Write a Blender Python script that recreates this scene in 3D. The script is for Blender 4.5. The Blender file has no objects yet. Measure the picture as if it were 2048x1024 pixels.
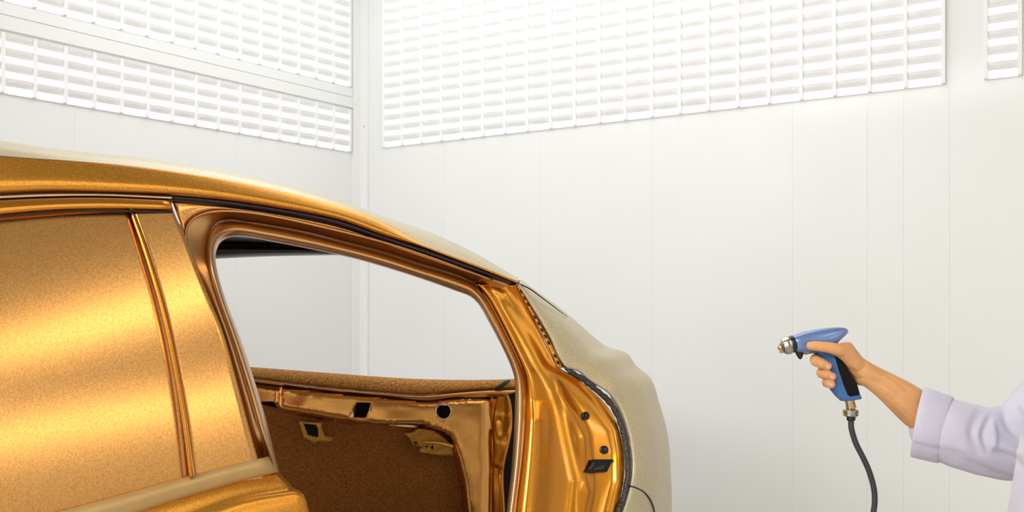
import bpy, bmesh, math, random
import numpy as np
from mathutils import Vector, Matrix, noise

random.seed(7)
SC = bpy.context.scene
COL = SC.collection
F = 1900.0          # focal length in pixels of the 2048 x 1024 frame
EYE = 1.42          # eye height
HOR = 580.0         # image row of the horizon

# ------------------------------------------------------------------ camera
cam_d = bpy.data.cameras.new('camera')
cam_d.sensor_width = 36.0
cam_d.lens = F / 2048.0 * 36.0
cam_d.shift_y = (HOR - 512.0) / 2048.0
cam_d.clip_start = 0.05
cam_d.dof.use_dof = True
cam_d.dof.focus_distance = 1.95
cam_d.dof.aperture_fstop = 9.0
cam = bpy.data.objects.new('camera', cam_d)
COL.objects.link(cam)
cam.location = (0, 0, EYE)
cam.rotation_euler = (math.pi / 2, 0, 0)
SC.camera = cam

# ------------------------------------------------------------------ world, exposure
w = bpy.data.worlds.new('world')
SC.world = w
w.use_nodes = True
w.node_tree.nodes['Background'].inputs[0].default_value = (1, 1, 1, 1)
w.node_tree.nodes['Background'].inputs[1].default_value = 0.25
SC.view_settings.view_transform = 'Standard'
SC.view_settings.look = 'None'
SC.view_settings.gamma = 1.0
SC.view_settings.exposure = 0.43
SC.view_settings.use_curve_mapping = False

# room axes: corner C, left wall runs back along -UL, right wall runs along UR
C = Vector((-0.88, 5.5, 0))
UL = Vector((1301, 1900, 0)).normalized()
UR = Vector((UL.y, -UL.x, 0))
ROOM_L, ROOM_R, CEIL = 8.2, 7.8, 3.6


def room(tr, tl, z):
    """tr metres from the corner along the right wall, tl along the left wall"""
    p = C + UR * tr - UL * tl
    return Vector((p.x, p.y, z))


def area(name, loc, target, sx, sy, power, col=(1, 1, 1)):
    d = bpy.data.lights.new(name, 'AREA')
    d.shape = 'RECTANGLE'
    d.size, d.size_y = sx, sy
    d.energy = power
    d.color = col
    o = bpy.data.objects.new(name, d)
    COL.objects.link(o)
    o.location = loc
    o.rotation_euler = (Vector(target) - Vector(loc)).to_track_quat('-Z', 'Y').to_euler()
    return o


# added unseen fills: broad light over the car, warm tint for the right wall
LIT = room(1.6, 1.25, CEIL - 0.06)
lamp = area('unseen_fill', LIT, LIT - Vector((0, 0, 1)), 2.8, 1.9, 33, (0.985, 0.997, 1.0))
lamp.rotation_euler = (0, 0, math.atan2(UR.y, UR.x))
LIT2 = room(6.3, 1.6, CEIL - 0.06)
warm_fill = area('unseen_fill', LIT2, LIT2 - Vector((0, 0, 1)), 1.2, 1.6, 22, (1.0, 0.74, 0.38))
warm_fill.rotation_euler = (0, 0, math.atan2(UR.y, UR.x))


LIT3 = room(2.2, 6.6, CEIL - 0.06)  # unseen fill added behind the viewer to brighten the lower walls
rear_fill = area('unseen_fill', LIT3, LIT3 - Vector((0, 0, 1)), 4.0, 1.4, 230, (0.985, 0.997, 1.0))
rear_fill.rotation_euler = (0, 0, math.atan2(UR.y, UR.x))


# ------------------------------------------------------------------ materials
def rgb(r, g, b):
    f = lambda c: (c / 255 / 12.92) if c / 255 <= 0.04045 else ((c / 255 + 0.055) / 1.055) ** 2.4
    return (f(r), f(g), f(b), 1)


def mat(name, col, rough=0.5, metal=0.0, coat=0.0, coat_rough=0.1, vary=0.0, vscale=8.0, bump=0.0, bscale=60.0,
        emit=None, strength=0.0, spec=0.5, sheen=0.0, sss=0.0, fine=0.0, fscale=500.0, bdist=0.002, coat_ior=1.5):
    m = bpy.data.materials.new(name)
    m.use_nodes = True
    nt = m.node_tree
    b = nt.nodes['Principled BSDF']
    b.inputs['Base Color'].default_value = col
    b.inputs['Roughness'].default_value = rough
    b.inputs['Metallic'].default_value = metal
    b.inputs['Coat Weight'].default_value = coat
    b.inputs['Coat Roughness'].default_value = coat_rough
    b.inputs['Specular IOR Level'].default_value = spec
    b.inputs['Coat IOR'].default_value = coat_ior
    if sheen:
        b.inputs['Sheen Weight'].default_value = sheen
    if sss:
        b.inputs['Subsurface Weight'].default_value = sss
        b.inputs['Subsurface Radius'].default_value = (0.012, 0.004, 0.002)
        b.inputs['Subsurface Scale'].default_value = 0.6
    tc = nt.nodes.new('ShaderNodeTexCoord')
    last = None
    for amt, sc in ((vary, vscale), (fine, fscale)):
        if not amt:
            continue
        n = nt.nodes.new('ShaderNodeTexNoise')
        n.inputs['Scale'].default_value = sc
        n.inputs['Detail'].default_value = 3
        nt.links.new(tc.outputs['Object'], n.inputs['Vector'])
        r = nt.nodes.new('ShaderNodeMapRange')
        r.inputs['From Min'].default_value = 0.3
        r.inputs['From Max'].default_value = 0.7
        r.inputs['To Min'].default_value = 1 - amt
        r.inputs['To Max'].default_value = 1 + amt
        nt.links.new(n.outputs['Fac'], r.inputs['Value'])
        mx = nt.nodes.new('ShaderNodeMix')
        mx.data_type = 'RGBA'
        mx.blend_type = 'MULTIPLY'
        mx.inputs['Factor'].default_value = 1.0
        if last is None:
            mx.inputs[6].default_value = col
        else:
            nt.links.new(last, mx.inputs[6])
        nt.links.new(r.outputs['Result'], mx.inputs[7])
        last = mx.outputs[2]
    if last is not None:
        nt.links.new(last, b.inputs['Base Color'])
    if bump:
        n = nt.nodes.new('ShaderNodeTexNoise')
        n.inputs['Scale'].default_value = bscale
        n.inputs['Detail'].default_value = 2
        nt.links.new(tc.outputs['Object'], n.inputs['Vector'])
        bp = nt.nodes.new('ShaderNodeBump')
        bp.inputs['Strength'].default_value = bump
        bp.inputs['Distance'].default_value = bdist
        nt.links.new(n.outputs['Fac'], bp.inputs['Height'])
        nt.links.new(bp.outputs['Normal'], b.inputs['Normal'])
    if emit is not None:
        b.inputs['Emission Color'].default_value = emit
        b.inputs['Emission Strength'].default_value = strength
    return m


M = {}
M['wall'] = mat('wall_paint', (0.83, 0.835, 0.825, 1), 0.45, coat=0.25, coat_rough=0.12, vary=0.012, vscale=1.5)
M['louver'] = mat('louver_enamel', (0.90, 0.90, 0.895, 1), 0.5)
M['glow'] = mat('backlit_diffuser', (0.3, 0.3, 0.3, 1), 0.6, emit=(1, 1, 1, 1), strength=0.62)
M['dark_wall'] = mat('grey_wall_paint', (0.53, 0.53, 0.52, 1), 0.7, vary=0.05, vscale=2)
M['floor'] = mat('concrete_floor', (0.60, 0.595, 0.58, 1), 0.6, vary=0.1, vscale=4, bump=0.1, bscale=30)
M['ceiling'] = mat('ceiling_paint', (0.35, 0.35, 0.34, 1), 0.7, vary=0.03)
M['gold'] = mat('gold_metallic_paint', (0.74, 0.34, 0.046, 1), 0.25, 1.0, coat=1.0, coat_rough=0.3, coat_ior=1.7, fine=0.24, fscale=420,
                bump=0.03, bscale=520, bdist=0.001)
M['gold_satin'] = mat('gold_satin_paint', (0.72, 0.31, 0.032, 1), 0.36, 1.0, coat=0.4, coat_rough=0.3, fine=0.25, fscale=420)
M['gold_gloss'] = mat('gold_gloss_paint', (0.63, 0.25, 0.014, 1), 0.27, 1.0, coat=0.6, coat_rough=0.10, fine=0.10, fscale=420,
                      bump=0.04, bscale=420, bdist=0.001)
M['gold_dull'] = mat('dull_dark_gold', (0.52, 0.27, 0.05, 1), 0.5, 0.75, fine=0.28, fscale=260, bump=0.25, bscale=260)  # duller, darker gold; puts shadow into the hinge bracket's colour
M['bronze'] = mat('bronze_frame_paint', (0.62, 0.36, 0.15, 1), 0.32, 1.0, coat=0.35, coat_rough=0.2, fine=0.08, fscale=420)
M['tan'] = mat('tan_trim_paint', (0.50, 0.32, 0.12, 1), 0.45, 0.4, vary=0.05, vscale=30)
M['champagne'] = mat('champagne_skin', (0.54, 0.46, 0.29, 1), 0.42, 0.35, coat=0.25, coat_rough=0.3, fine=0.20, fscale=380,
                     bump=0.08, bscale=420, bdist=0.001)  # less saturated than the gold; roof skin, quarter panel, rear floor
M['silver'] = mat('silver_trim', (0.75, 0.66, 0.58, 1), 0.25, 1.0)
M['gasket'] = mat('black_plum_rubber', rgb(38, 28, 40), 0.35, spec=0.6, vary=0.1, vscale=40)
M['black'] = mat('black_plastic', rgb(12, 11, 12), 0.35, vary=0.1, vscale=60)
M['seal'] = mat('black_sealant', rgb(26, 22, 20), 0.28, spec=0.8, bump=0.9, bscale=220, bdist=0.004)
M['headliner'] = mat('black_headliner', rgb(16, 16, 17), 0.3, spec=0.7, bump=0.4, bscale=30)
M['void'] = mat('shade_black', rgb(8, 6, 5), 0.8, vary=0.1)  # near-black that puts the shade of holes, groove and gap into colour
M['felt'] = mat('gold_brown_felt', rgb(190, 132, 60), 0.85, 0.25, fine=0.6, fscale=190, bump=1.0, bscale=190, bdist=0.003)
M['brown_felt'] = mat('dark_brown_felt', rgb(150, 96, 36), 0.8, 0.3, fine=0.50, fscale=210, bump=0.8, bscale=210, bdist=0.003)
M['blue'] = mat('blue_lacquer', rgb(106, 132, 180), 0.33, 0.35, coat=0.4, coat_rough=0.12, fine=0.03, fscale=300)
M['blue_dark'] = mat('blue_plastic', rgb(62, 106, 164), 0.42, vary=0.05, vscale=50)
M['grip_black'] = mat('black_rubber_grip', rgb(7, 7, 7), 0.6, spec=0.2, bump=0.2, bscale=300)
M['chrome'] = mat('worn_chrome', (0.40, 0.38, 0.32, 1), 0.2, 1.0, vary=0.12, vscale=80)
M['brass'] = mat('worn_brass', (0.60, 0.44, 0.22, 1), 0.25, 1.0, vary=0.15, vscale=90)
M['hose'] = mat('black_braided_hose', rgb(48, 46, 52), 0.45, spec=0.6, fine=0.35, fscale=700, bump=0.5, bscale=700)
M['skin'] = mat('skin', rgb(216, 157, 100), 0.48, vary=0.10, vscale=26, fine=0.05, fscale=160, bump=0.22, bscale=190, bdist=0.0012, sss=0.10)
M['nail'] = mat('finger_nail', rgb(232, 176, 158), 0.3, vary=0.05, vscale=90)
M['coat'] = mat('pale_lavender_cloth', rgb(205, 201, 214), 0.85, sheen=0.2, vary=0.025, vscale=14, bump=0.25, bscale=900, bdist=0.0006)
M['coat_in'] = mat('lavender_lining', rgb(196, 192, 206), 0.9, vary=0.03)
M['trouser'] = mat('grey_trouser_cloth', rgb(92, 94, 102), 0.9, vary=0.08, bump=0.2, bscale=600)
M['shoe'] = mat('dark_shoe_leather', rgb(35, 30, 28), 0.45, vary=0.1)
M['hair'] = mat('dark_brown_hair', rgb(45, 32, 25), 0.55, vary=0.3, vscale=60, bump=0.8, bscale=150)
M['eye'] = mat('eye_white', rgb(235, 232, 228), 0.2, vary=0.02)
M['thread'] = mat('lavender_thread', rgb(176, 172, 192), 0.9, vary=0.05)


# ------------------------------------------------------------------ object helpers
def link(name, mesh, m=None, parent=None):
    o = bpy.data.objects.new(name, mesh)
    COL.objects.link(o)
    if m is not None and not mesh.materials:
        mesh.materials.append(m)
    if parent is not None:
        o.parent = parent
        o.matrix_parent_inverse = parent_matrix(parent).inverted()
    return o


def parent_matrix(p):
    m = Matrix.Translation(p.location) @ p.rotation_euler.to_matrix().to_4x4()
    if p.parent:
        m = parent_matrix(p.parent) @ p.matrix_parent_inverse @ m
    return m


def empty(name, loc, label, cat, kind=None):
    o = bpy.data.objects.new(name, None)
    o.location = loc
    o.empty_display_size = 0.1
    COL.objects.link(o)
    tag(o, label, cat, kind)
    return o


def tag(o, label=None, cat=None, kind=None, group=None):
    if label:
        o['label'] = label
    if cat:
        o['category'] = cat
    if kind:
        o['kind'] = kind
    if group:
        o['group'] = group
    return o


def mesh_of(name, verts, faces, smooth=True):
    me = bpy.data.meshes.new(name)
    me.from_pydata([tuple(v) for v in verts], [], faces)
    me.validate()
    if smooth:
        for p in me.polygons:
            p.use_smooth = True
    me.update()
    return me


def box_mesh(name, sx, sy, sz, bev=0.0):
    bm = bmesh.new()
    bmesh.ops.create_cube(bm, size=1)
    bmesh.ops.scale(bm, verts=bm.verts, vec=(sx, sy, sz))
    if bev:
        bmesh.ops.bevel(bm, geom=list(bm.edges), offset=bev, segments=2, affect='EDGES', profile=0.5)
    me = bpy.data.meshes.new(name)
    bm.to_mesh(me)
    bm.free()
    return me


def prism_pts(name, base, top):
    """closed prism from two equal rings of points"""
    n = len(base)
    v = list(base) + list(top)
    f = [tuple(range(n))[::-1], tuple(range(n, 2 * n))]
    for i in range(n):
        j = (i + 1) % n
        f.append((i, j, n + j, n + i))
    me = mesh_of(name, v, f, smooth=False)
    bm = bmesh.new()
    bm.from_mesh(me)
    bmesh.ops.recalc_face_normals(bm, faces=bm.faces)
    bm.to_mesh(me)
    bm.free()
    return me


def catmull(pts, t):
    """point at t in 0..1 (by chord length) on a spline through pts (tuples of equal length)"""
    n = len(pts)
    if n == 2:
        return tuple(a + (b - a) * t for a, b in zip(*pts))
    d = [0.0]
    for a, b in zip(pts, pts[1:]):
        d.append(d[-1] + max(1e-6, math.sqrt(sum((x - y) ** 2 for x, y in zip(a[:2], b[:2])))))
    s = t * d[-1]
    i = 0
    while i < n - 2 and s > d[i + 1]:
        i += 1
    u = (s - d[i]) / (d[i + 1] - d[i])
    h = d[i + 1] - d[i]
    out = []
    for k in range(len(pts[0])):
        def slope(j):
            if j == 0:
                return (pts[1][k] - pts[0][k]) / (d[1] - d[0])
            if j == n - 1:
                return (pts[-1][k] - pts[-2][k]) / (d[-1] - d[-2])
            a = (pts[j][k] - pts[j - 1][k]) / (d[j] - d[j - 1])
            b = (pts[j + 1][k] - pts[j][k]) / (d[j + 1] - d[j])
            if a * b <= 0:
                return 0.0 if k > 1 else 0.5 * (a + b)
            return 0.5 * (a + b) if k < 2 else 2 * a * b / (a + b)
        m0, m1 = slope(i) * h, slope(i + 1) * h
        u2, u3 = u * u, u * u * u
        out.append((2 * u3 - 3 * u2 + 1) * pts[i][k] + (u3 - 2 * u2 + u) * m0 + (-2 * u3 + 3 * u2) * pts[i + 1][k] + (u3 - u2) * m1)
    return tuple(out)


def ray(px, py):
    return Vector(((px - 1024) / F, 1.0, (HOR - py) / F))


EYEP = Vector((0, 0, EYE))


def at(px, py, D):
    return EYEP + ray(px, py) * D


# car side: a leaning plane through P0, running to the rear along U, inward normal NI
ANG = math.radians(35)
U = Vector((math.cos(ANG), math.sin(ANG), 0))
NI = Vector((-math.sin(ANG), math.cos(ANG), 0))
P0 = Vector((-0.453, 1.5, 0))
ZB, LEAN = 1.14, 0.25


def side(px, py, off=0.0):
    d = ray(px, py)
    # t*(d.NI) - P0.NI = off + LEAN*(EYE + t*d.z - ZB)
    t = (off + LEAN * (EYE - ZB) + P0.dot(NI)) / (d.dot(NI) - LEAN * d.z)
    return EYEP + d * t


ANG2 = math.radians(15)
U2 = Vector((math.cos(ANG2), math.sin(ANG2), 0))
NI2 = Vector((-math.sin(ANG2), math.cos(ANG2), 0))
P2 = Vector((-0.83, 3.0, 0))


def far(px, py, off=0.0):
    d = ray(px, py)
    t = (off + P2.dot(NI2)) / d.dot(NI2)
    return EYEP + d * t


def loft(name, curves, fn, m, parent, nu=60, nv=4, thick=0.0, bulge=None, smooth=True, linear=False, arc=None):
    """sheet through px curves; each curve = (points, offset); points may carry their own extra offset"""
    rows = []
    for pts, off in curves:
        p3 = [(p[0], p[1], off + (p[2] if len(p) > 2 else 0.0)) for p in pts]
        rows.append([catmull(p3, i / nu) for i in range(nu + 1)])
    grid = []
    nc = len(rows)
    for c in range(nc - 1):
        for k in range(nv + (1 if c == nc - 2 else 0)):
            u = k / nv
            line = []
            for i in range(nu + 1):
                a, b = rows[c][i], rows[c + 1][i]
                p = rows[c - 1][i] if c > 0 else tuple(2 * x - y for x, y in zip(a, b))
                q = rows[c + 2][i] if c + 2 < nc else tuple(2 * y - x for x, y in zip(a, b))
                if linear:
                    v = tuple(x + (y - x) * u for x, y in zip(a, b))
                else:
                    v = []
                    for x0, x1, x2, x3 in zip(p, a, b, q):
                        m1, m2 = 0.5 * (x2 - x0), 0.5 * (x3 - x1)
                        v.append((2 * u**3 - 3 * u**2 + 1) * x1 + (u**3 - 2 * u**2 + u) * m1 + (-2 * u**3 + 3 * u**2) * x2 + (u**3 - u**2) * m2)
                o = v[2]
                if bulge:
                    o += bulge((c + u) / (nc - 1), i / nu, v[0], v[1])
                line.append(fn(v[0], v[1], o))
            grid.append(line)
    nr = len(grid)
    verts = [p for line in grid for p in line]
    w_ = nu + 1
    faces = []
    for r in range(nr - 1):
        for i in range(nu):
            faces.append((r * w_ + i, r * w_ + i + 1, (r + 1) * w_ + i + 1, (r + 1) * w_ + i))
    me = mesh_of(name, verts, faces, smooth)
    orient(me)
    o = link(name, me, m, parent)
    if thick:
        s = o.modifiers.new('sheet', 'SOLIDIFY')
        s.thickness = thick
        s.offset = -1
    return o


def orient(me):
    """make the sheet's normals face the open side of the car (towards the eye)"""
    s = 0.0
    for p in me.polygons:
        s += (EYEP - p.center).dot(p.normal) * p.area
    if s < 0:
        me.flip_normals()
        me.update()


def tube(name, pts, rad, m, parent=None, seg=10, sub=6, cap=True):
    """round tube through 3D points; rad a number or one per point"""
    n = len(pts)
    if not hasattr(rad, '__len__'):
        rad = [rad] * n
    data = [(*p, r) for p, r in zip(pts, rad)]
    path = []
    tot = (n - 1) * sub
    for i in range(tot + 1):
        s = i / sub
        k = min(int(s), n - 2)
        u = s - k
        a, b = data[k], data[k + 1]
        p = data[k - 1] if k > 0 else tuple(2 * x - y for x, y in zip(a, b))
        q = data[k + 2] if k + 2 < n else tuple(2 * y - x for x, y in zip(a, b))
        path.append([0.5 * (2 * x1 + (x2 - x0) * u + (2 * x0 - 5 * x1 + 4 * x2 - x3) * u * u + (3 * x1 - x0 - 3 * x2 + x3) * u**3)
                     for x0, x1, x2, x3 in zip(p, a, b, q)])
    P = [Vector(v[:3]) for v in path]
    verts, faces = [], []
    nrm = None
    for i, p in enumerate(P):
        t = (P[min(i + 1, len(P) - 1)] - P[max(i - 1, 0)]).normalized()
        if nrm is None:
            nrm = t.orthogonal().normalized()
        nrm = (nrm - t * nrm.dot(t)).normalized()
        bn = t.cross(nrm)
        for k in range(seg):
            a = 2 * math.pi * k / seg
            verts.append(p + (nrm * math.cos(a) + bn * math.sin(a)) * path[i][3])
    for i in range(len(P) - 1):
        for k in range(seg):
            j = (k + 1) % seg
            faces.append((i * seg + k, i * seg + j, (i + 1) * seg + j, (i + 1) * seg + k))
    if cap:
        faces.append(tuple(range(seg))[::-1])
        faces.append(tuple(range((len(P) - 1) * seg, len(P) * seg)))
    me = mesh_of(name, verts, faces)
    return link(name, me, m, parent) if name else me


def lathe(name, base, axis, prof, m, parent=None, seg=28, lobes=0, lobe_amp=0.0):
    """prof = [(distance along axis, radius)]"""
    axis = Vector(axis).normalized()
    a1 = axis.orthogonal().normalized()
    a2 = axis.cross(a1)
    verts, faces = [], []
    for d, r in prof:
        for k in range(seg):
            a = 2 * math.pi * k / seg
            rr = r * (1 + (lobe_amp * math.cos(lobes * a) if lobes else 0))
            verts.append(Vector(base) + axis * d + (a1 * math.cos(a) + a2 * math.sin(a)) * rr)
    for i in range(len(prof) - 1):
        for k in range(seg):
            j = (k + 1) % seg
            faces.append((i * seg + k, i * seg + j, (i + 1) * seg + j, (i + 1) * seg + k))
    faces.append(tuple(range(seg))[::-1])
    faces.append(tuple(range((len(prof) - 1) * seg, len(prof) * seg)))
    me = mesh_of(name, verts, faces)
    o = link(name, me, m, parent)
    smooth_by_angle(me, 40)
    return o


def smooth_by_angle(me, deg):
    bm = bmesh.new()
    bm.from_mesh(me)
    for e in bm.edges:
        if len(e.link_faces) == 2 and e.calc_face_angle(0) > math.radians(deg):
            e.smooth = False
    bm.to_mesh(me)
    bm.free()


# ------------------------------------------------------------------ the room
def quad_slab(name, a, b, c, d, thick, m):
    """slab whose face is a,b,c,d; thickness goes along -normal"""
    n = (Vector(b) - Vector(a)).cross(Vector(d) - Vector(a)).normalized()
    ring = [Vector(p) for p in (a, b, c, d)]
    back = [p - n * thick for p in ring]
    return link(name, prism_pts(name, ring, back), m)


floor = quad_slab('floor', room(-.2, -.2, 0), room(-.2, ROOM_L + .2, 0), room(ROOM_R + .2, ROOM_L + .2, 0), room(ROOM_R + .2, -.2, 0), 0.1, M['floor'])
tag(floor, 'grey concrete floor of the spray booth', None, 'structure')
ceil = quad_slab('ceiling', room(-.2, -.2, CEIL), room(ROOM_R + .2, -.2, CEIL), room(ROOM_R + .2, ROOM_L + .2, CEIL), room(-.2, ROOM_L + .2, CEIL), 0.1, M['ceiling'])
tag(ceil, 'plain ceiling above the spray booth', None, 'structure')
wl = quad_slab('wall_left', room(0, 0, 0), room(0, 0, CEIL), room(0, ROOM_L, CEIL), room(0, ROOM_L, 0), 0.12, M['wall'])
tag(wl, 'white wall behind the car with two bands of louvers', None, 'structure')
wr = quad_slab('wall_right', room(0, 0, 0), room(ROOM_R, 0, 0), room(ROOM_R, 0, CEIL), room(0, 0, CEIL), 0.12, M['wall'])
tag(wr, 'white panelled wall behind the spray gun', None, 'structure')
wb = quad_slab('wall_back', room(0, ROOM_L, 0), room(0, ROOM_L, CEIL), room(ROOM_R, ROOM_L, CEIL), room(ROOM_R, ROOM_L, 0), 0.12, M['dark_wall'])
tag(wb, 'grey wall behind the viewer', None, 'structure')
wf = quad_slab('wall_front', room(ROOM_R, 0, 0), room(ROOM_R, ROOM_L, 0), room(ROOM_R, ROOM_L, CEIL), room(ROOM_R, 0, CEIL), 0.12, M['dark_wall'])
tag(wf, 'grey side wall of the booth facing the car', None, 'structure')

# right wall panels: one slab per panel, hairline joints between them
joints = [0.075, 0.62, 1.24, 1.86, 2.525, 2.835, 2.975, 3.145, 3.455, 3.765, 4.3, 4.9, 5.5, 6.1, 6.7, 7.3, 7.78]
for a, b in zip(joints, joints[1:]):
    g = 0.0004
    ring = [room(a + g, 0, 0.02), room(b - g, 0, 0.02), room(b - g, 0, 2.2), room(a + g, 0, 2.2)]
    front = [p - UL * 0.0012 for p in ring]
    link('wall_panel', prism_pts('wall_panel', ring, front), M['wall'], wr)
# left wall panels
jl = [0.075, 0.9, 1.75, 2.6, 3.45, 4.3, 5.15, 6.0, 6.85, 7.7]
for a, b in zip(jl, jl[1:]):
    g = 0.0004
    ring = [room(0, a + g, 0.02), room(0, b - g, 0.02), room(0, b - g, 2.185), room(0, a + g, 2.185)]
    front = [p + UR * 0.0012 for p in ring]
    link('wall_panel', prism_pts('wall_panel', ring, front), M['wall'], wl)

# corner post
ring = [room(0.0, 0.0, 0), room(0.07, 0.0, 0), room(0.07, 0.012, 0), room(0.022, 0.022, 0), room(0.012, 0.07, 0), room(0.0, 0.07, 0)]
post = link('trim_1', prism_pts('trim_1', ring, [p + Vector((0, 0, CEIL)) for p in ring]), M['wall'])
tag(post, 'slim white corner trim where the two louvered walls meet', None, 'structure')
bolt = lathe('bolt_cap', room(0.045, 0.012, 2.36), -UL, [(0, 0.006), (0.004, 0.006), (0.006, 0.003)], M['tan'], post, seg=12)


def louvers(name, label, wall, t0, cols, pitch, z0, rows, rp):
    """backlit louver panel: diffuser, frame, mullions and one slat per cell"""
    if wall == 'R':
        base, ax, out = (lambda t, z: room(t, 0, z)), UR, -UL
    else:
        base, ax, out = (lambda t, z: room(0, t, z)), -UL, UR
    W, H = cols * pitch, rows * rp
    root = link(name, prism_pts(name, [base(t0, z0), base(t0 + W, z0), base(t0 + W, z0 + H), base(t0, z0 + H)],
                                [p + out * 0.004 for p in (base(t0, z0), base(t0 + W, z0), base(t0 + W, z0 + H), base(t0, z0 + H))]), M['glow'])
    tag(root, label, None, 'structure')
    rot = Matrix((ax, out, Vector((0, 0, 1)))).transposed()
    # mullion
    mm = box_mesh('mullion', 0.014, 0.018, H)
    mm.materials.append(M['louver'])
    for i in range(cols + 1):
        o = link('mullion', mm, None, root)
        o.matrix_basis = Matrix.Translation(base(t0 + i * pitch, z0 + H / 2) + out * 0.009) @ rot.to_4x4()
    # sill strip under the panel
    sm = box_mesh('sill_strip', W + 0.01, 0.006, 0.004)
    sm.materials.append(M['louver'])
    o = link('sill_strip', sm, None, root)
    o.matrix_basis = Matrix.Translation(base(t0 + W / 2, z0 - 0.002) + out * 0.003) @ rot.to_4x4()
    # slat: a pressed blade whose bowed upper lip stands out, its face running back to the wall below
    wv = pitch - 0.016
    vs, fs = [], []
    nseg = 4
    for i in range(nseg + 1):
        x = (i / nseg - 0.5) * wv
        bow = 0.005 * (1 - (2 * i / nseg - 1) ** 2)
        for (y, z) in ((0.0135 + bow, 0.0), (0.0105 + bow * .8, -0.014), (0.0045, -0.031), (0.0042, -0.001)):
            vs.append((x, y, z))
    for i in range(nseg):
        for k in range(4):
            j = (k + 1) % 4
            fs.append((i * 4 + k, i * 4 + j, (i + 1) * 4 + j, (i + 1) * 4 + k))
    fs.append((0, 1, 2, 3))
    fs.append(tuple(nseg * 4 + k for k in (3, 2, 1, 0)))
    sl = mesh_of('louver_slat', vs, fs, smooth=False)
    sl.materials.append(M['louver'])
    for r in range(rows):
        for i in range(cols):
            o = link('louver_slat', sl, None, root)
            o.matrix_basis = Matrix.Translation(base(t0 + (i + 0.5) * pitch, z0 + (r + 1) * rp)) @ rot.to_4x4()
    return root


louvers('window_1', 'large backlit louver panel high on the right wall', 'R', 0.193, 21, 0.1396, 2.23, 14, 0.060)
louvers('window_2', 'single narrow strip of backlit louvers in the top right corner', 'R', 3.275, 1, 0.116, 2.23, 8, 0.060)
louvers('window_3', 'low four-row band of backlit louvers on the left wall', 'L', 0.094, 18, 0.131, 2.21, 4, 0.060)
louvers('window_4', 'tall upper bank of backlit louvers on the left wall', 'L', 0.094, 17, 0.131, 2.58, 9, 0.060)
# horizontal rail between the two left bands, with a shadow groove at its middle
for i, (za, zb_) in enumerate(((2.462, 2.519), (2.523, 2.572))):
    ring = [room(0, 0.075, za), room(0, 3.2, za), room(0, 3.2, zb_), room(0, 0.075, zb_)]
    o = link('trim_%d' % (i + 2), prism_pts('trim', ring, [p + UR * (0.012 if i else 0.016) for p in ring]), M['wall'])
    tag(o, ('lower half' if i == 0 else 'upper half') + ' of the flat white rail between the left louver bands', None, 'structure')


# ------------------------------------------------------------------ booth lights
def fixture(name, label, c, along, normal, length, width, power_strength, warm=(1, 0.95, 0.90, 1)):
    """long lamp: housing, lit diffuser and end caps"""
    along, normal = Vector(along).normalized(), Vector(normal).normalized()
    across = along.cross(normal).normalized()
    rot = Matrix((along, across, normal)).transposed().to_4x4()
    root = empty(name, c, label, 'lamp')
    hm = box_mesh('housing', length, width, 0.05, 0.006)
    o = link('housing', hm, M['louver'], root)
    o.matrix_basis = Matrix.Translation(Vector(c) - normal * 0.027) @ rot
    dm = box_mesh('diffuser', length - 0.04, width - 0.03, 0.012, 0.003)
    g = mat('lamp_diffuser', (0.9, 0.9, 0.9, 1), 0.6, emit=warm, strength=power_strength)
    o = link('diffuser', dm, g, root)
    o.matrix_basis = Matrix.Translation(Vector(c) + normal * 0.003) @ rot
    return root


fixture('ceiling_lamp', 'long lit booth lamp set flush in the ceiling', room(5.85, 3.8, CEIL - .002), (room(6.15, 4.3, 0) - room(5.55, 3.3, 0)), (0, 0, -1), 2.2, 0.6, 4.0)
fixture('wall_lamp', 'long lit booth lamp low on the side wall', room(ROOM_R - .002, 4.0, 2.2), UL, -UR, 2.6, 0.42, 4.0)
fixture('wall_lamp', 'long unseen lamp added high on the side wall', room(ROOM_R - .002, 6.2, 3.1), UL, -UR, 1.6, 0.4, 4.0)  # added so that its reflection brightens the B-pillar

# ------------------------------------------------------------------ the car
car_foot = P0 + NI * 0.75
car_foot.z = 0
car = empty('car', car_foot, 'gold sedan body shell without its rear door, windows masked over in gold', 'car')

# --- curves in the photograph's pixels
SIL = [(-420, 232), (-200, 252), (0, 281), (137, 301), (273, 314), (410, 334), (547, 362), (680, 399), (776, 436), (871, 469), (953, 508), (1036, 557)]
BND = [(-420, 262), (-200, 284), (0, 311), (137, 321), (273, 333), (410, 352), (547, 378), (680, 412), (735, 431), (790, 456), (840, 484), (880, 503), (953, 530.5), (1036, 564.2)]
RLO = [(-420, 412), (-200, 396), (0, 386), (102, 382), (205, 384), (342, 389), (444, 398), (547, 413), (680, 439), (762, 468), (855, 497), (953, 532), (1036, 565)]
GLO = [(-420, 425), (-200, 408), (0, 397), (102, 393), (205, 394), (345, 401), (444, 411), (547, 425), (680, 452), (762, 480), (855, 512), (942, 543), (1031, 571)]


def shift(c, dx, dy):
    return [(p[0] + dx, p[1] + dy) + tuple(p[2:]) for p in c]


def mix(a, b, t, n=24):
    """curve part-way between two curves (their own offsets too)"""
    a = [(p[0], p[1], p[2] if len(p) > 2 else 0.0) for p in a]
    b = [(p[0], p[1], p[2] if len(p) > 2 else 0.0) for p in b]
    return [tuple(x + (y - x) * t for x, y in zip(catmull(a, i / n), catmull(b, i / n))) for i in range(n + 1)]


def shallow(c, amt, n):
    """lift the first n points (the pillar side of a ring) by amt, easing off over the next three"""
    out = []
    for i, p in enumerate(c):
        k = 1.0 if i < n else max(0.0, 1 - (i - n + 1) / 4)
        if p[1] > 930:
            k = 0.0
        elif p[1] > 880 and i < n:
            k = 0.5
        out.append((p[0], p[1], -amt * k))
    return out


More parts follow.
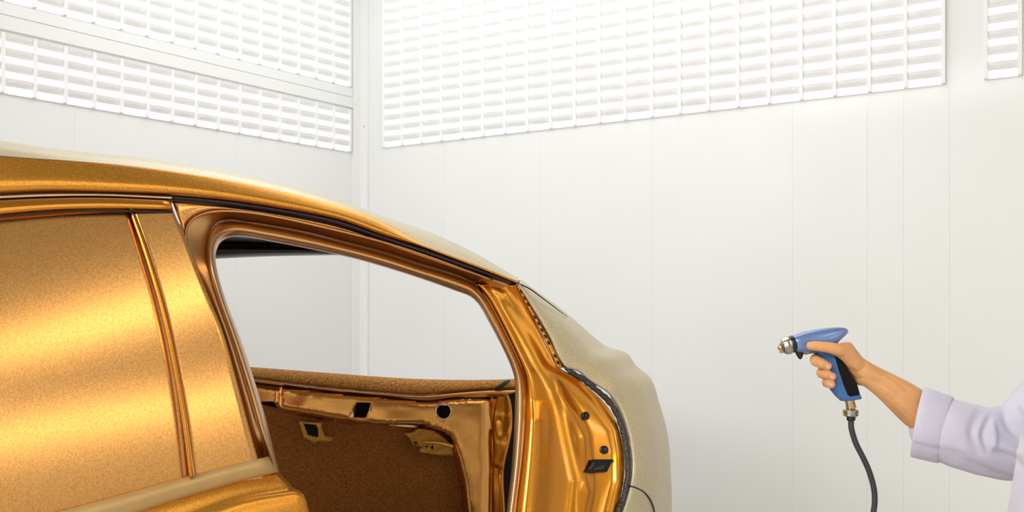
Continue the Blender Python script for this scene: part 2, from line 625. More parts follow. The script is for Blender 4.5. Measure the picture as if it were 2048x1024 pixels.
roof = loft('roof_panel', [(BND, 0.008), (mix(BND, SIL, .55), 0.030), (mix(BND, SIL, .9), 0.075), (SIL, 0.13),
                           (shift(SIL, 0, 6), 0.26), (shift(SIL, 0, 22), 0.60), (shift(SIL, 0, 42), 0.95), (shift(SIL, 0, 62), 1.10)],
            side, M['champagne'], car, nu=90, nv=4)
rail = loft('roof_rail', [(BND, 0.008), (mix(BND, RLO, .3), 0.0015), (mix(BND, RLO, .75), -0.004), (RLO, 0.006), (shift(RLO, 0, 2), 0.03)],
            side, M['gold_satin'], car, nu=90, nv=4, thick=0.002)
gask = loft('roof_gasket', [(RLO, 0.022), (mix(RLO, GLO, .4), 0.016), (GLO, 0.026), (shift(GLO, 0, 5), 0.038)], side, M['gasket'], car, nu=90, nv=3, thick=0.002)

# --- front door: skin is the part, its pieces sit on it
WR = [(255, 408), (261, 422), (287, 496), (318, 600), (344, 712), (364, 828), (381, 955), (390, 1015)]
WL = [(-430, 462), (-430, 560), (-430, 700), (-430, 840), (-430, 980), (-430, 1110), (-430, 1200), (-430, 1240)]
PR = [(343, 408), (347, 422), (372, 478), (393, 533), (421, 602), (445, 662), (472, 757), (493, 836), (516, 920), (532, 975)]
door = loft('front_door', [([(-430, 1215), (-200, 1150), (0, 1085), (145, 1042), (277, 1008), (372, 982), (470, 955), (556, 944)], 0.004),
                           ([(-430, 1270), (-200, 1205), (0, 1140), (145, 1092), (277, 1055), (372, 1024), (470, 992), (585, 974)], -0.008),
                           ([(-430, 1400), (-200, 1320), (0, 1250), (145, 1200), (277, 1160), (390, 1115), (500, 1060), (618, 1024)], -0.017),
                           ([(-430, 1900), (-200, 1820), (0, 1750), (145, 1700), (277, 1640), (420, 1560), (560, 1450), (660, 1330)], 0.06)],
            side, M['gold_satin'], car, nu=60, nv=6, thick=0.005)


def glass_bulge(u, v, px, py):
    return -0.030 * math.sin(math.pi * min(1, max(0, v)))


def pillar_bulge(u, v, px, py):
    return -0.026 * math.sin(math.pi * min(1, max(0, v)))


win = loft('window_panel', [(WL, 0.014), (WR, 0.010)], side, M['gold'], door, nu=44, nv=40, thick=0.006, bulge=glass_bulge, linear=True)
tag(win, 'window masked over and sprayed matt gold')
pil = loft('pillar_cover', [(shift(WR, 5, 0), 0.006), (PR, 0.003)], side, M['gold'], door, nu=44, nv=10, thick=0.012, bulge=pillar_bulge, linear=True)
bead = tube('pillar_bead', [side(*p, 0.004 - 0.030 * math.sin(math.pi * min(1, i / 6.2))) for i, p in enumerate(shift(WR[1:-1], 2, 0))], 0.0035, M['gold_gloss'], door, seg=8)
tag(bead, 'bright gold bead between window and pillar')
FT = [(-420, 414), (-200, 398), (0, 388), (102, 384), (205, 385), (343, 390)]
FM = [(-420, 428), (-200, 410), (0, 398), (102, 394), (205, 393), (343, 399)]
FB = [(-420, 484), (-200, 454), (0, 431), (102, 422), (205, 419), (344, 421)]
fs_ = loft('frame_strip', [(shift(FT, 0, 1), 0.012), (mix(FT, FM, .5), -0.004), (FM, -0.001)], side, M['silver'], door, nu=40, nv=3, thick=0.004)
tag(fs_, 'thin silver strip along the top of the door frame')
fu = loft('upper_frame', [(FM, -0.001), (mix(FM, FB, .4), -0.009), (mix(FM, FB, .85), -0.008), (FB, 0.006), (shift(FB, 0, 2), 0.02)], side, M['gold_gloss'], door, nu=40, nv=3, thick=0.003)
wg = tube('window_gasket', [side(x, y + 2.5, .0) for x, y in FB], .0022, M['black'], door, seg=8)
# belt molding
MT = [(-430, 1180), (-200, 1112), (0, 1056), (145, 1017), (248, 989), (381, 952), (470, 928), (537, 913)]
MB = [(-430, 1232), (-200, 1165), (0, 1105), (145, 1062), (277, 1024), (372, 993), (470, 965), (553, 944)]
mo = loft('belt_molding', [(shift(MT, 0, 2), 0.010), (MT, -0.006), (mix(MT, MB, .25), -0.013), (mix(MT, MB, .6), -0.012), (MB, -0.004), (shift(MB, 0, 1), 0.012)],
          side, M['tan'], door, nu=40, nv=3, thick=0.002)
tag(mo, 'matt tan molding along the foot of the masked window')

# --- body frame round the rear door opening
E = [(585, 1080), (560, 950), (551, 914), (530, 832), (505, 749), (480, 674), (456, 612), (436, 547), (431, 512), (439, 487), (455, 476), (480, 473), (547, 484),
     (649, 504), (700, 515), (762, 532), (844, 558), (912, 582), (942, 594), (960, 613), (974, 638), (998, 682), (1023, 736), (1029, 758), (1030, 815), (1023, 938), (1013, 1024), (1003, 1110)]
G = [(562, 1080), (545, 950), (534, 912), (514, 850), (490, 768), (463, 684), (437, 606), (420, 547), (414, 505), (419, 468), (432, 449), (456, 442), (515, 449),
     (620, 469), (685, 486), (762, 506), (844, 532), (915, 553), (950, 569), (974, 598), (988, 623), (1018, 682), (1042, 736), (1049, 760), (1052, 800), (1048, 889), (1033, 1024), (1022, 1110)]
E, G = shallow(E, .042, 8), shallow(G, .052, 8)
frame = loft('opening_frame', [(shift(G, 0, 0), 0.062), (mix(G, E, .22, 80), 0.040), (mix(G, E, .55, 80), 0.034), (mix(G, E, .85, 80), 0.050), (E, 0.075)],
             side, M['bronze'], car, nu=170, nv=4, thick=0.003)
tag(frame, 'bronze rounded inner lip of the door opening')
R_ = [(545, 1080), (527, 950), (514, 914), (493, 836), (466, 742), (438, 645), (415, 590), (388, 523), (374, 486), (372, 466), (382, 442), (406, 429), (438, 424),
      (492, 426), (556, 436), (642, 455), (760, 484), (855, 514), (942, 546), (985, 562)]
G2 = [(562, 1080), (545, 950), (534, 912), (514, 850), (490, 768), (463, 684), (437, 606), (420, 547), (414, 505), (419, 468), (432, 449), (456, 442), (490, 446),
      (530, 452), (620, 469), (685, 486), (762, 506), (844, 532), (915, 553), (950, 569)]
G2 = shallow(G2, .054, 8)
R_ = shallow(R_, .012, 8)
rec = loft('frame_recess', [(R_, 0.020), (mix(R_, G2, .08, 60), 0.026), (mix(R_, G2, .5, 60), 0.046), (mix(R_, G2, .85, 60), 0.060), (G2, 0.066)],
           side, M['bronze'], car, nu=120, nv=3, thick=0.004)
FLT = [(345, 402), (395, 407.5), (444, 413), (547, 427), (680, 454), (762, 482), (855, 513.5), (942, 544)]
FLB = [(375, 482), (381, 444), (410, 427), (470, 424), (642, 455), (760, 484), (855, 515), (942, 547)]
fl = loft('frame_flange', [(FLT, 0.024), (mix(FLT, FLB, .3), 0.023), (mix(FLT, FLB, .85), 0.027), (FLB, 0.031), (shift(FLB, 1, 2), 0.040)], side, M['gold'], car, nu=70, nv=4, thick=0.003)

# --- rear jamb (gold pressing behind the opening)
J0 = [(950, 569), (974, 598), (988, 623), (1018, 682), (1042, 736), (1049, 760), (1052, 800), (1048, 889), (1033, 1024), (1022, 1110)]
J9 = [(1030, 570), (1048, 606), (1070, 648), (1096, 700), (1121, 741), (1150, 757), (1180, 778), (1213, 811), (1234, 848), (1247, 905), (1247, 963), (1234, 1020), (1205, 1110)]


def jamb_bulge(u, v, px, py):
    o = 0.0
    # raised ribs of the pressing
    def rib(line, sig, amp):
        best = None
        for (x0, y0), (x1, y1) in zip(line, line[1:]):
            if min(y0, y1) - 1e-3 <= py <= max(y0, y1) + 1e-3:
                t = (py - y0) / (y1 - y0)
                best = px - (x0 + (x1 - x0) * t)
        if best is None:
            return 0.0
        e0 = min(1, max(0, (py - line[0][1]) / 40)) * min(1, max(0, (line[-1][1] - py) / 40 + .001))
        return amp * math.exp(-(best / sig) ** 2) * e0
    o += rib([(985, 572), (1011, 590), (1055, 660), (1097, 733), (1118, 780), (1132, 830), (1146, 894), (1161, 963), (1155, 1024), (1140, 1110)], 15, -0.008)
    o += rib([(1120, 780), (1150, 830), (1168, 874), (1173, 938), (1178, 982), (1170, 1024), (1160, 1110)], 11, -0.006)
    o += rib([(1075, 800), (1070, 900), (1062, 1024), (1050, 1110)], 24, -0.006)
    o += rib([(1140, 745), (1190, 800), (1228, 860), (1236, 905), (1236, 963), (1222, 1024), (1190, 1110)], 9, -0.005)
    return o


jamb = loft('rear_jamb', [(J0, 0.064), (mix(J0, J9, .12, 40), 0.052), (mix(J0, J9, .35, 40), 0.050), (mix(J0, J9, .65, 40), 0.044), (mix(J0, J9, .9, 40), 0.026), (J9, 0.018)],
            side, M['gold_gloss'], car, nu=150, nv=22, thick=0.004, bulge=jamb_bulge)
tag(jamb, 'glossy gold pressing of the door jamb')
# corner web that closes the frame's top rear corner
web = loft('corner_web', [([(920, 536), (975, 556), (1028, 571)], 0.030), ([(918, 545), (960, 566), (1000, 590)], 0.058), ([(930, 562), (965, 585), (985, 615)], 0.068)],
           side, M['bronze'], car, nu=20, nv=4, thick=0.004)

# perforated strip with square pockets
S0 = [(1033, 573), (1052, 611), (1078, 659), (1100, 704), (1114, 736)]
S1 = [(1039, 571), (1060, 609), (1088, 657), (1112, 702), (1127, 735)]
strip = loft('spacer_strip', [(S0, 0.024), (mix(S0, S1, .15), 0.008), (mix(S0, S1, .85), 0.008), (S1, 0.024)], side, M['gold_gloss'], jamb, nu=40, nv=3, thick=0.002)
tag(strip, 'narrow gold strip with a row of pockets')
for i in range(12):
    t = 0.05 + i * 0.079
    if i in (3, 9):
        continue
    a = catmull(mix(S0, S1, .30), t)
    b = catmull(mix(S0, S1, .72), t)
    c = catmull(mix(S0, S1, .72), t + 0.04)
    d = catmull(mix(S0, S1, .30), t + 0.04)
    ring = [side(*p[:2], 0.003) for p in (a, b, c, d)]
    o = link('pocket', prism_pts('pocket', ring, [side(*p[:2], 0.010) for p in (a, b, c, d)]), M['void'], jamb)  # near-black block stands in for the pocket's inner shade

# --- sealing bead
SE = [(1040, 573), (1062, 612), (1090, 660), (1114, 704), (1129, 734), (1146, 746), (1166, 758), (1195, 782), (1222, 808), (1241, 845), (1253, 895), (1256, 945), (1248, 995), (1237, 1024), (1208, 1110)]
SR = [.0018, .0018, .0018, .002, .003, .005] + [.0062] * 9
seal = tube('weather_seal', [side(*p, 0.012) for p in SE], SR, M['seal'], car, seg=12, sub=10)
for v in seal.data.vertices:
    nz = noise.noise(v.co * 110) * 0.0020
    v.co += v.normal * nz
tag(seal, 'lumpy black sealant along the jamb edge')

# --- quarter panel: outer skin from the jamb edge to the tail
QL = [(1037, 570), (1062, 609), (1098, 670), (1132, 733), (1156, 741), (1180, 761), (1218, 786), (1243, 825), (1260, 884), (1265, 938), (1256, 990), (1242, 1030), (1216, 1110)]
QR = [(1040, 561), (1075, 586), (1120, 618), (1165, 656), (1212, 694), (1253, 708), (1270, 731), (1301, 759), (1317, 806), (1333, 865), (1340, 943), (1342, 1024), (1338, 1110)]


def quarter_bulge(u, v, px, py):
    # shoulder crease
    y = 770 - (px - 1215) * 0.14
    return -0.006 * math.exp(-((py - y) / 24) ** 2) * min(1, max(0, (px - 1190) / 40))


quarter = loft('quarter_panel', [(QL, 0.020), (mix(QL, QR, .05, 40), 0.006), (mix(QL, QR, .4, 40), 0.014), (mix(QL, QR, .75, 40), 0.055), (QR, 0.17),
                                 (shift(QR, -30, 5), 0.34), (shift(QR, -90, 12), 0.62)],
               side, M['champagne'], car, nu=120, nv=8, thick=0.002, bulge=quarter_bulge)
tag(quarter, 'champagne coloured rear quarter panel')
tube('quarter_seam', [side(x, y, o) for x, y, o in ((1037, 567, .006), (1060, 578, .008), (1086, 597, .018), (1110, 615, .045), (1135, 634, .08))], [.0014, .0014, .0013, .0011, .0006], M['black'], quarter, seg=6)
tube('bumper_seam', [side(x, y, o) for x, y, o in ((1258, 971, .004), (1275, 977, .004), (1290, 986, .010), (1302, 1002, .020), (1309, 1024, .030), (1312, 1060, .04))], .0016, M['black'], quarter, seg=6)

# plugs and latch plate on the jamb
def jamb_pt(px, py, lift=0.0):
    # nearest jamb vertex to this image position
    best, bp = 1e9, None
    for v in jamb.data.vertices:
        d = v.co - EYEP
        x = 1024 + d.x / d.y * F
        y = HOR - d.z / d.y * F
        e = (x - px) ** 2 + (y - py) ** 2
        if e < best:
            best, bp = e, (d.y, v.normal.copy(), v.co.copy())
    return bp


for px, py in ((1171, 832), (1208, 900)):
    D, n, c = jamb_pt(px, py)
    p = at(px, py, D)
    lathe('plug', p, n, [(0, .0088), (.003, .0088), (.0042, .007), (.0036, .005), (.0055, .0042), (.006, .002)], M['black'], jamb, seg=20)
D, n, c = jamb_pt(1198, 931)
LQ = ((1185, 919.5), (1226, 919.5), (1213.5, 943), (1171, 943))
LD = [jamb_pt(*p)[0] for p in LQ]


def lq(u, v, lift):
    """point of the latch plate; u, v in 0..1 across it"""
    a = [LQ[0][k] + (LQ[1][k] - LQ[0][k]) * u for k in (0, 1)]
    b = [LQ[3][k] + (LQ[2][k] - LQ[3][k]) * u for k in (0, 1)]
    da, db = LD[0] + (LD[1] - LD[0]) * u, LD[3] + (LD[2] - LD[3]) * u
    return at(a[0] + (b[0] - a[0]) * v, a[1] + (b[1] - a[1]) * v, da + (db - da) * v - lift)


sq = ((0, 0), (1, 0), (1, 1), (0, 1))
latch = link('latch_plate', prism_pts('latch_plate', [lq(*p, .005) for p in sq], [lq(*p, -.004) for p in sq]), M['void'], jamb)
tube('latch_rim', [lq(*p, .006) for p in sq + sq[:1]], .0011, M['black'], latch, seg=6, sub=1)
for c4 in (((.3, .5), (.75, .45), (.75, .8), (.3, .85)), ((.06, .2), (.2, .2), (.2, .85), (.06, .85))):
    link('catch', prism_pts('catch', [lq(*p, .007) for p in c4], [lq(*p, .004) for p in c4]), M['gasket'], latch)

# --- far side seen through the opening
inner = empty('inner_door', far(760, 900), None, None)
inner.parent = car
inner.matrix_parent_inverse = parent_matrix(car).inverted()
UT = [(420, 728), (499, 734), (654, 746), (760, 754), (828, 758), (920, 760), (1011, 759), (1045, 757)]
UB = [(420, 749), (508, 757), (638, 773), (765, 785), (844, 790), (891, 785), (993, 777), (1045, 776)]
LB = [(420, 757), (510, 765), (638, 781), (765, 793), (860, 801), (907, 796), (999, 794), (1012, 794)]
pad = loft('pad', [(shift(UT, 0, 4), 0.16), (shift(UT, 0, 1), 0.09), (UT, 0.05), (mix(UT, UB, .3), 0.012), (mix(UT, UB, .8), -0.004), (UB, 0.012)], far, M['felt'], inner, nu=60, nv=4, thick=0.004,
           bulge=lambda u, v, x, y: 0.0022 * noise.noise(Vector((x * .06, y * .06, 0))))
tag(pad, 'gold-brown felted pad along the belt line')
lip = loft('lip', [(UB, 0.014), (mix(UB, LB, .3), -0.010), (mix(UB, LB, .6), -0.008), (LB, 0.012)], far, M['gold'], inner, nu=60, nv=3, thick=0.003)
groove = loft('groove', [(shift(LB, 0, -2), 0.022), (shift(LB, 0, 4), 0.022)], far, M['void'], inner, nu=40, nv=1, thick=0.002)  # near-black strip carries the groove's shade

# inner box beam with real holes: built as a filled outline minus holes, pushed to depth
def plate(name, outer, holes, m, parent, offf, thick=0.012, cuts=10):
    """flat-ish pressed plate: image outline with holes, placed on the far plane with offset offf(px,py)"""
    bm = bmesh.new()
    edges = []
    def ring(pts):
        vs = [bm.verts.new((p[0], p[1], 0)) for p in pts]
        for a, b in zip(vs, vs[1:] + vs[:1]):
            edges.append(bm.edges.new((a, b)))
    ring(outer)
    for h in holes:
        ring(h)
    bmesh.ops.triangle_fill(bm, edges=edges, use_beauty=True)
    # refine so that the relief shows
    xs = [p[0] for p in outer]
    ys = [p[1] for p in outer]
    x0, x1, y0, y1 = min(xs), max(xs), min(ys), max(ys)
    for k in range(1, int((x1 - x0) / cuts)):
        bmesh.ops.bisect_plane(bm, geom=list(bm.verts) + list(bm.edges) + list(bm.faces), plane_co=(x0 + k * cuts, 0, 0), plane_no=(1, 0, 0))
    for k in range(1, int((y1 - y0) / cuts)):
        bmesh.ops.bisect_plane(bm, geom=list(bm.verts) + list(bm.edges) + list(bm.faces), plane_co=(0, y0 + k * cuts, 0), plane_no=(0, 1, 0))
    for v in bm.verts:
        v.co = far(v.co.x, v.co.y, offf(v.co.x, v.co.y))
    me = bpy.data.meshes.new(name)
    bm.to_mesh(me)
    bm.free()
    for p in me.polygons:
        p.use_smooth = True
    orient(me)
    o = link(name, me, m, parent)
    if thick:
        s = o.modifiers.new('sheet', 'SOLIDIFY')
        s.thickness = thick
        s.offset = -1
    return o


def smooth_poly(pts, n=60):
    return [catmull(pts, i / n) for i in range(n + 1)]


def interp(pts, x):
    for (x0, y0), (x1, y1) in zip(pts, pts[1:]):
        if x0 <= x <= x1:
            return y0 + (y1 - y0) * (x - x0) / (x1 - x0)
    return pts[0][1] if x < pts[0][0] else pts[-1][1]


BT = [(430, 760), (510, 767), (638, 783), (765, 795), (860, 803), (907, 798), (984, 797)]
BL = [(984, 860), (980, 1024), (976, 1110), (934, 1110), (926, 1024), (920, 969), (907, 915), (895, 882), (878, 866), (850, 858), (809, 862), (760, 857), (701, 849), (638, 839), (559, 824), (500, 812), (430, 800)]
outer = smooth_poly(BT, 40) + smooth_poly(BL, 70)
hole1 = [(713, 805), (743, 806), (732, 838), (698, 836)]
hole2 = [(887 + 14.5 * math.cos(a), 822.5 + 15 * math.sin(a)) for a in [2 * math.pi * k / 28 for k in range(28)]]
hole3 = [(520, 803), (546, 803), (552, 808), (556, 820), (549, 818), (530, 814), (515, 811)]


def beam_off(x, y):
    o = 0.0
    if x < 900:
        yb = interp([(430, 800), (559, 824), (701, 849), (809, 862), (900, 880)], x)
        d = (yb - y)
        o += 0.05 * (1 - min(1, max(0, d / 14))) ** 2
    if x < 562:
        o += 0.035 * min(1, max(0, (562 - x) / 8))
    o -= 0.006 * math.exp(-(((x - 612) + (y - 810) * .6) / 20) ** 2)
    yt = interp(BT, x)
    o += 0.010 * math.exp(-((y - yt) / 5) ** 2)
    # curved inner edge of the upright
    if y > 850 and x < 960:
        xe = interp([(850, 840), (866, 880), (915, 907), (969, 920), (1024, 926), (1110, 934)], 0) if False else None
        for (ya, xa), (yb2, xb) in zip([(850, 840), (866, 880), (882, 895), (915, 907), (969, 920), (1024, 926)], [(866, 880), (882, 895), (915, 907), (969, 920), (1024, 926), (1110, 934)]):
            if ya <= y <= yb2:
                xe = xa + (xb - xa) * (y - ya) / (yb2 - ya)
        if xe is not None:
            o += 0.06 * (1 - min(1, max(0, (x - xe) / 20))) ** 2
    o += 0.02 * min(1, max(0, (x - 960) / 24)) ** 2
    o += 0.003 * noise.noise(Vector((x * .02, y * .03, 3)))
    return o


beam = plate('box_beam', outer, [hole1, hole2, hole3], M['gold'], inner, beam_off, 0.006, cuts=7)
tag(beam, 'gold pressed beam with square and round holes')
# near-black backing that puts cavity shade into the holes
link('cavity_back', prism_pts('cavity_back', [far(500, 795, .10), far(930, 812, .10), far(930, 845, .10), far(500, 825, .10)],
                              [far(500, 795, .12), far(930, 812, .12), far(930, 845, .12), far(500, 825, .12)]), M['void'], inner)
q = [(699, 836), (713, 805)]
link('hole_flange', prism_pts('hole_flange', [far(698, 836, -.002), far(712, 804, -.002), far(717, 806, .05), far(706, 836, .05)],
                              [far(697, 836, .002), far(711, 804, .002), far(715, 806, .052), far(704, 836, .052)]), M['gold_gloss'], beam)
hr = tube('hole_rim', [far(887 + 15 * math.cos(a), 822.5 + 15.4 * math.sin(a), -.001) for a in [2 * math.pi * k / 24 for k in range(25)]], .0018, M['silver'], beam, seg=6, sub=2)  # paler ring puts the rim's highlight into the colour

# lining board below the beam
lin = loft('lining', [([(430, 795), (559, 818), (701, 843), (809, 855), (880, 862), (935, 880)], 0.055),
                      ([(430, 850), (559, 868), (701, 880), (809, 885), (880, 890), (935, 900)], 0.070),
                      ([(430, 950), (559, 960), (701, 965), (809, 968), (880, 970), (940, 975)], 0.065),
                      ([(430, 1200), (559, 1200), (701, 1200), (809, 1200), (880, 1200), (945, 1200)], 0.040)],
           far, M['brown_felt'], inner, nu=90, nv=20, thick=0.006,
           bulge=lambda u, v, x, y: -0.012 * math.exp(-((x - (655 - (y - 1000) * .5)) / 6) ** 2) * min(1, max(0, (y - 985) / 30))
           - 0.012 * math.exp(-((x - 880 + (y - 1000) * .02) / 5) ** 2) * min(1, max(0, (y - 975) / 40))
           + 0.004 * noise.noise(Vector((x * .012, y * .012, 1))))
tag(lin, 'dark brown felted lining')
# lower catch bracket with square hole
plate('hook_bracket', [(598, 842), (640, 846), (650, 873), (668, 876), (662, 883), (628, 884), (608, 876)], [[(607, 847), (634, 850), (637, 875), (616, 870)]], M['gold_dull'], inner,
      lambda x, y: 0.030 - 0.012 * math.exp(-((x - 642) / 5) ** 2), 0.012, cuts=6)
link('hook_shade', prism_pts('hook_shade', [far(604, 846, .05), far(638, 849, .05), far(640, 877, .05), far(612, 872, .05)],
                              [far(604, 846, .06), far(638, 849, .06), far(640, 877, .06), far(612, 872, .06)]), M['void'], inner)  # near-black sheet, shade behind the hook's hole
# hinge bracket under the corner
br = plate('hinge_bracket', [(808, 866), (826, 864), (834, 857), (870, 862), (905, 890), (910, 912), (880, 911), (848, 905), (843, 893), (826, 890), (820, 878)],
           [[(831 + 4.5 * math.cos(a), 886 + 3.6 * math.sin(a)) for a in [2 * math.pi * k / 12 for k in range(12)]],
            [(850, 891), (857, 892), (857, 895), (850, 894)],
            [(864.5 + 2.6 * math.cos(a), 895 + 3.6 * math.sin(a)) for a in [2 * math.pi * k / 10 for k in range(10)]]],
           M['gold_dull'], inner, lambda x, y: 0.030 + 0.003 * math.sin((x + y * 1.6) * .11), 0.008, cuts=5)  # dull dark gold stands for the shadow under the beam's corner
link('bracket_shade', prism_pts('bracket_shade', [far(815, 866, .045), far(900, 880, .045), far(900, 905, .045), far(850, 902, .045)],
                                 [far(815, 866, .05), far(900, 880, .05), far(900, 905, .05), far(850, 902, .05)]), M['void'], inner)  # near-black sheet, shade behind the bracket's holes
tube('bracket_rod', [far(846, 884, .004), far(876, 886, .004), (far(905, 893, .006))], .006, M['gold'], inner, seg=8)
lathe('bracket_pin', far(843, 900, .0), NI2 * -1, [(0, .007), (.012, .007), (.016, .004)], M['tan'], inner, seg=14)

# crumpled flange at the beam's rear end
FX0 = [(984, 788), (983, 800), (978, 842), (981, 900), (978, 960), (976, 1024), (974, 1110)]
FX1 = [(1000, 785), (996, 800), (990, 842), (992, 900), (988, 928), (990, 1024), (988, 1110)]
FX2 = [(1012, 784), (1018, 798), (1022, 848), (1018, 880), (1006, 938), (1008, 1024), (1006, 1110)]
loft('crumpled_flange', [(FX0, 0.02), (mix(FX0, FX1, .5), 0.026), (FX1, 0.016), (mix(FX1, FX2, .5), 0.012), (FX2, 0.004), (shift(FX2, 4, 0), 0.03)], far, M['gold_gloss'], inner, nu=70, nv=5, thick=0.003,
     bulge=lambda u, v, x, y: 0.014 * math.sin(y * .055) * math.sin(math.pi * u) * math.exp(-((y - 860) / 90) ** 2) + 0.010 * math.exp(-((y - 938 - (x - 990) * .3) / 5) ** 2))
# near-black sheet for the shade in the gap beside it
loft('gap_shade', [([(1010, 782), (1018, 850), (1010, 940), (1004, 1110)], 0.045), ([(1060, 770), (1060, 850), (1058, 940), (1050, 1110)], 0.06)], far, M['void'], inner, nu=20, nv=2, thick=0.004)
tube('pad_end', [far(1018, 762, .03), far(1010, 766, .0), far(1002, 772, -.006), far(993, 778, -.006)], [.006, .008, .008, .006], M['black'], inner, seg=10)

# far roof rail and pillars (mostly behind the near frame)
hl = loft('headliner', [([(330, 444), (480, 464), (640, 486), (740, 504)], 0.0), ([(330, 478), (480, 481), (640, 492), (740, 505)], -0.02), ([(330, 492), (480, 491), (640, 496), (740, 506)], 0.03),
                        ([(330, 503), (480, 501), (640, 502), (740, 507)], -0.015), ([(330, 520), (433, 515.5), (535, 511.5), (690, 509), (740, 508.5)], 0.02), ([(330, 522), (433, 517.5), (535, 513), (690, 510), (740, 509.5)], 0.12)],
          far, M['headliner'], car, nu=60, nv=5, thick=0.01)
tag(hl, 'black roof lining of the far side')
tube('far_pillar', [far(400, 500, .05), far(425, 620, .05), far(455, 740, .05), far(470, 850, .08)], .03, M['bronze'], car)
tube('far_pillar', [far(1014, 610, .05), far(1035, 670, .05), far(1044, 760, .08), far(1044, 860, .1)], .02, M['bronze'], car)


# lower body, nose and wheels: outside the frame, closing the shell
def cw(s, wd, z):
    """car coordinates: s along, wd inward from the near side, z up"""
    p = P0 + U * s + NI * wd
    return Vector((p.x, p.y, z))


def hull(name, sections, m, parent):
    n = len(sections[0])
    verts = [p for s in sections for p in s]
    faces = []
    for r in range(len(sections) - 1):
        for i in range(n):
            j = (i + 1) % n
            faces.append((r * n + i, r * n + j, (r + 1) * n + j, (r + 1) * n + i))
    faces.append(tuple(range(n))[::-1])
    faces.append(tuple(range((len(sections) - 1) * n, len(sections) * n)))
    me = mesh_of(name, verts, faces, smooth=False)
    bm = bmesh.new()
    bm.from_mesh(me)
    bmesh.ops.recalc_face_normals(bm, faces=bm.faces)
    bm.to_mesh(me)
    bm.free()
    return link(name, me, m, parent)


hull('floor_pan', [[cw(s, 0.02, .28), cw(s, 0.02, .40), cw(s, 1.1, .40), cw(s, 1.1, .28)] for s in (-1.5, 0.7, 1.3)], M['gold_dull'], car)
hull('bonnet', [[cw(s, i, .35), cw(s, i, zt - .12), cw(s, i + .12, zt), cw(s, 1.3 - i, zt), cw(s, 1.4 - i, zt - .1), cw(s, 1.4 - i, .35)]
                for s, i, zt in ((-1.98, .22, .74), (-1.85, .10, .88), (-1.5, .03, .98), (-1.15, .02, 1.04))], M['gold'], car)
hull('front_fender', [[cw(s, i, .35), cw(s, i, zt - .06), cw(s, i + .06, zt), cw(s, 1.3, zt), cw(s, 1.36, zt - .1), cw(s, 1.36, .35)]
                      for s, i, zt in ((-1.15, .02, 1.03), (-.85, .015, 1.05), (-.57, .02, 1.06))], M['gold'], car)
# windscreen masked in gold, and its pillar, from the roof's front edge to the bonnet
nr_ = 91
rf = [roof.data.vertices[k * nr_].co.copy() for k in range(len(roof.data.vertices) // nr_)]
wsv, wsf = [], []
for k, p in enumerate(rf):
    f_ = k / (len(rf) - 1)
    b = cw(-1.16, .04 + 1.28 * f_, 1.035)
    for q in range(9):
        u = q / 8
        wsv.append(p.lerp(b, u) + (Vector((0, 0, .05)) - U * .03) * math.sin(math.pi * u))
for k in range(len(rf) - 1):
    for q in range(8):
        wsf.append((k * 9 + q, k * 9 + q + 1, (k + 1) * 9 + q + 1, (k + 1) * 9 + q))
ws = link('windscreen', mesh_of('windscreen', wsv, wsf), M['gold'], car)
ws.modifiers.new('sheet', 'SOLIDIFY').thickness = .006
ap = side(-420, 300, .01)
tube('front_pillar', [side(-420, 262, .02), ap.lerp(cw(-1.16, .04, 1.05), .45) + Vector((0, 0, .05)), cw(-1.16, .04, 1.04)], .028, M['gold_satin'], car)
tri = [side(-428, 430, .015), side(-428, 1180, .012), cw(-1.12, .04, 1.04), (side(-428, 430, .015) + cw(-1.12, .04, 1.04)) / 2 + Vector((0, 0, .05))]
link('front_pane', prism_pts('front_pane', tri, [p + NI * .006 for p in tri]), M['gold'], car)
hull('rear_floor', [[cw(s, i, .3), cw(s, i, .62), cw(s, 1.0, .62), cw(s, 1.0, .3)] for s, i in ((.75, .06), (1.1, .10), (1.3, .22))], M['champagne'], car)


def wheel(s, wd, label=None):
    root = lathe('wheel', cw(s, wd, .31), NI, [(0, .20), (.01, .27), (.03, .305), (.10, .31), (.17, .305), (.19, .27), (.20, .2)], M['black'], car, seg=40)
    lathe('rim', cw(s, wd - .006, .31), NI, [(0, .04), (.006, .06), (.02, .10), (.012, .17), (.0, .19), (.03, .2)], M['chrome'], root, seg=32)
    return root


wheel(-1.35, .08)
wheel(-1.35, 1.12)
wheel(1.02, .12)
wheel(1.02, .82)

# ------------------------------------------------------------------ the spray gun
GD = 1.85
GM = GD / F     # metres per pixel at the gun


def gp(px, py, dz=0.0):
    """point at the gun's distance, dz millimetres farther away"""
    return at(px, py, GD + dz * 0.001)


def sect_loft(name, secs, m, parent, seg=24, power=2.0):
    """tube from sections (top px, bottom px, half depth mm, depth shift mm); superellipse cross-section"""
    verts, faces = [], []
    for (tp, bp, hd, ds) in secs:
        a, b = gp(*tp, ds), gp(*bp, ds)
        c = (a + b) / 2
        v = (a - b) / 2
        dv = Vector((0, 1, 0)) * hd * 0.001
        for k in range(seg):
            t = 2 * math.pi * k / seg
            cs, sn = math.cos(t), math.sin(t)
            e = 2 / power
            verts.append(c + v * (abs(cs) ** e * (1 if cs >= 0 else -1)) + dv * (abs(sn) ** e * (1 if sn >= 0 else -1)))
    for i in range(len(secs) - 1):
        for k in range(seg):
            j = (k + 1) % seg
            faces.append((i * seg + k, i * seg + j, (i + 1) * seg + j, (i + 1) * seg + k))
    faces.append(tuple(range(seg))[::-1])
    faces.append(tuple(range((len(secs) - 1) * seg, len(secs) * seg)))
    me = mesh_of(name, verts, faces)
    bm = bmesh.new()
    bm.from_mesh(me)
    bmesh.ops.recalc_face_normals(bm, faces=bm.faces)
    bm.to_mesh(me)
    bm.free()
    smooth_by_angle(me, 55)
    return link(name, me, m, parent)


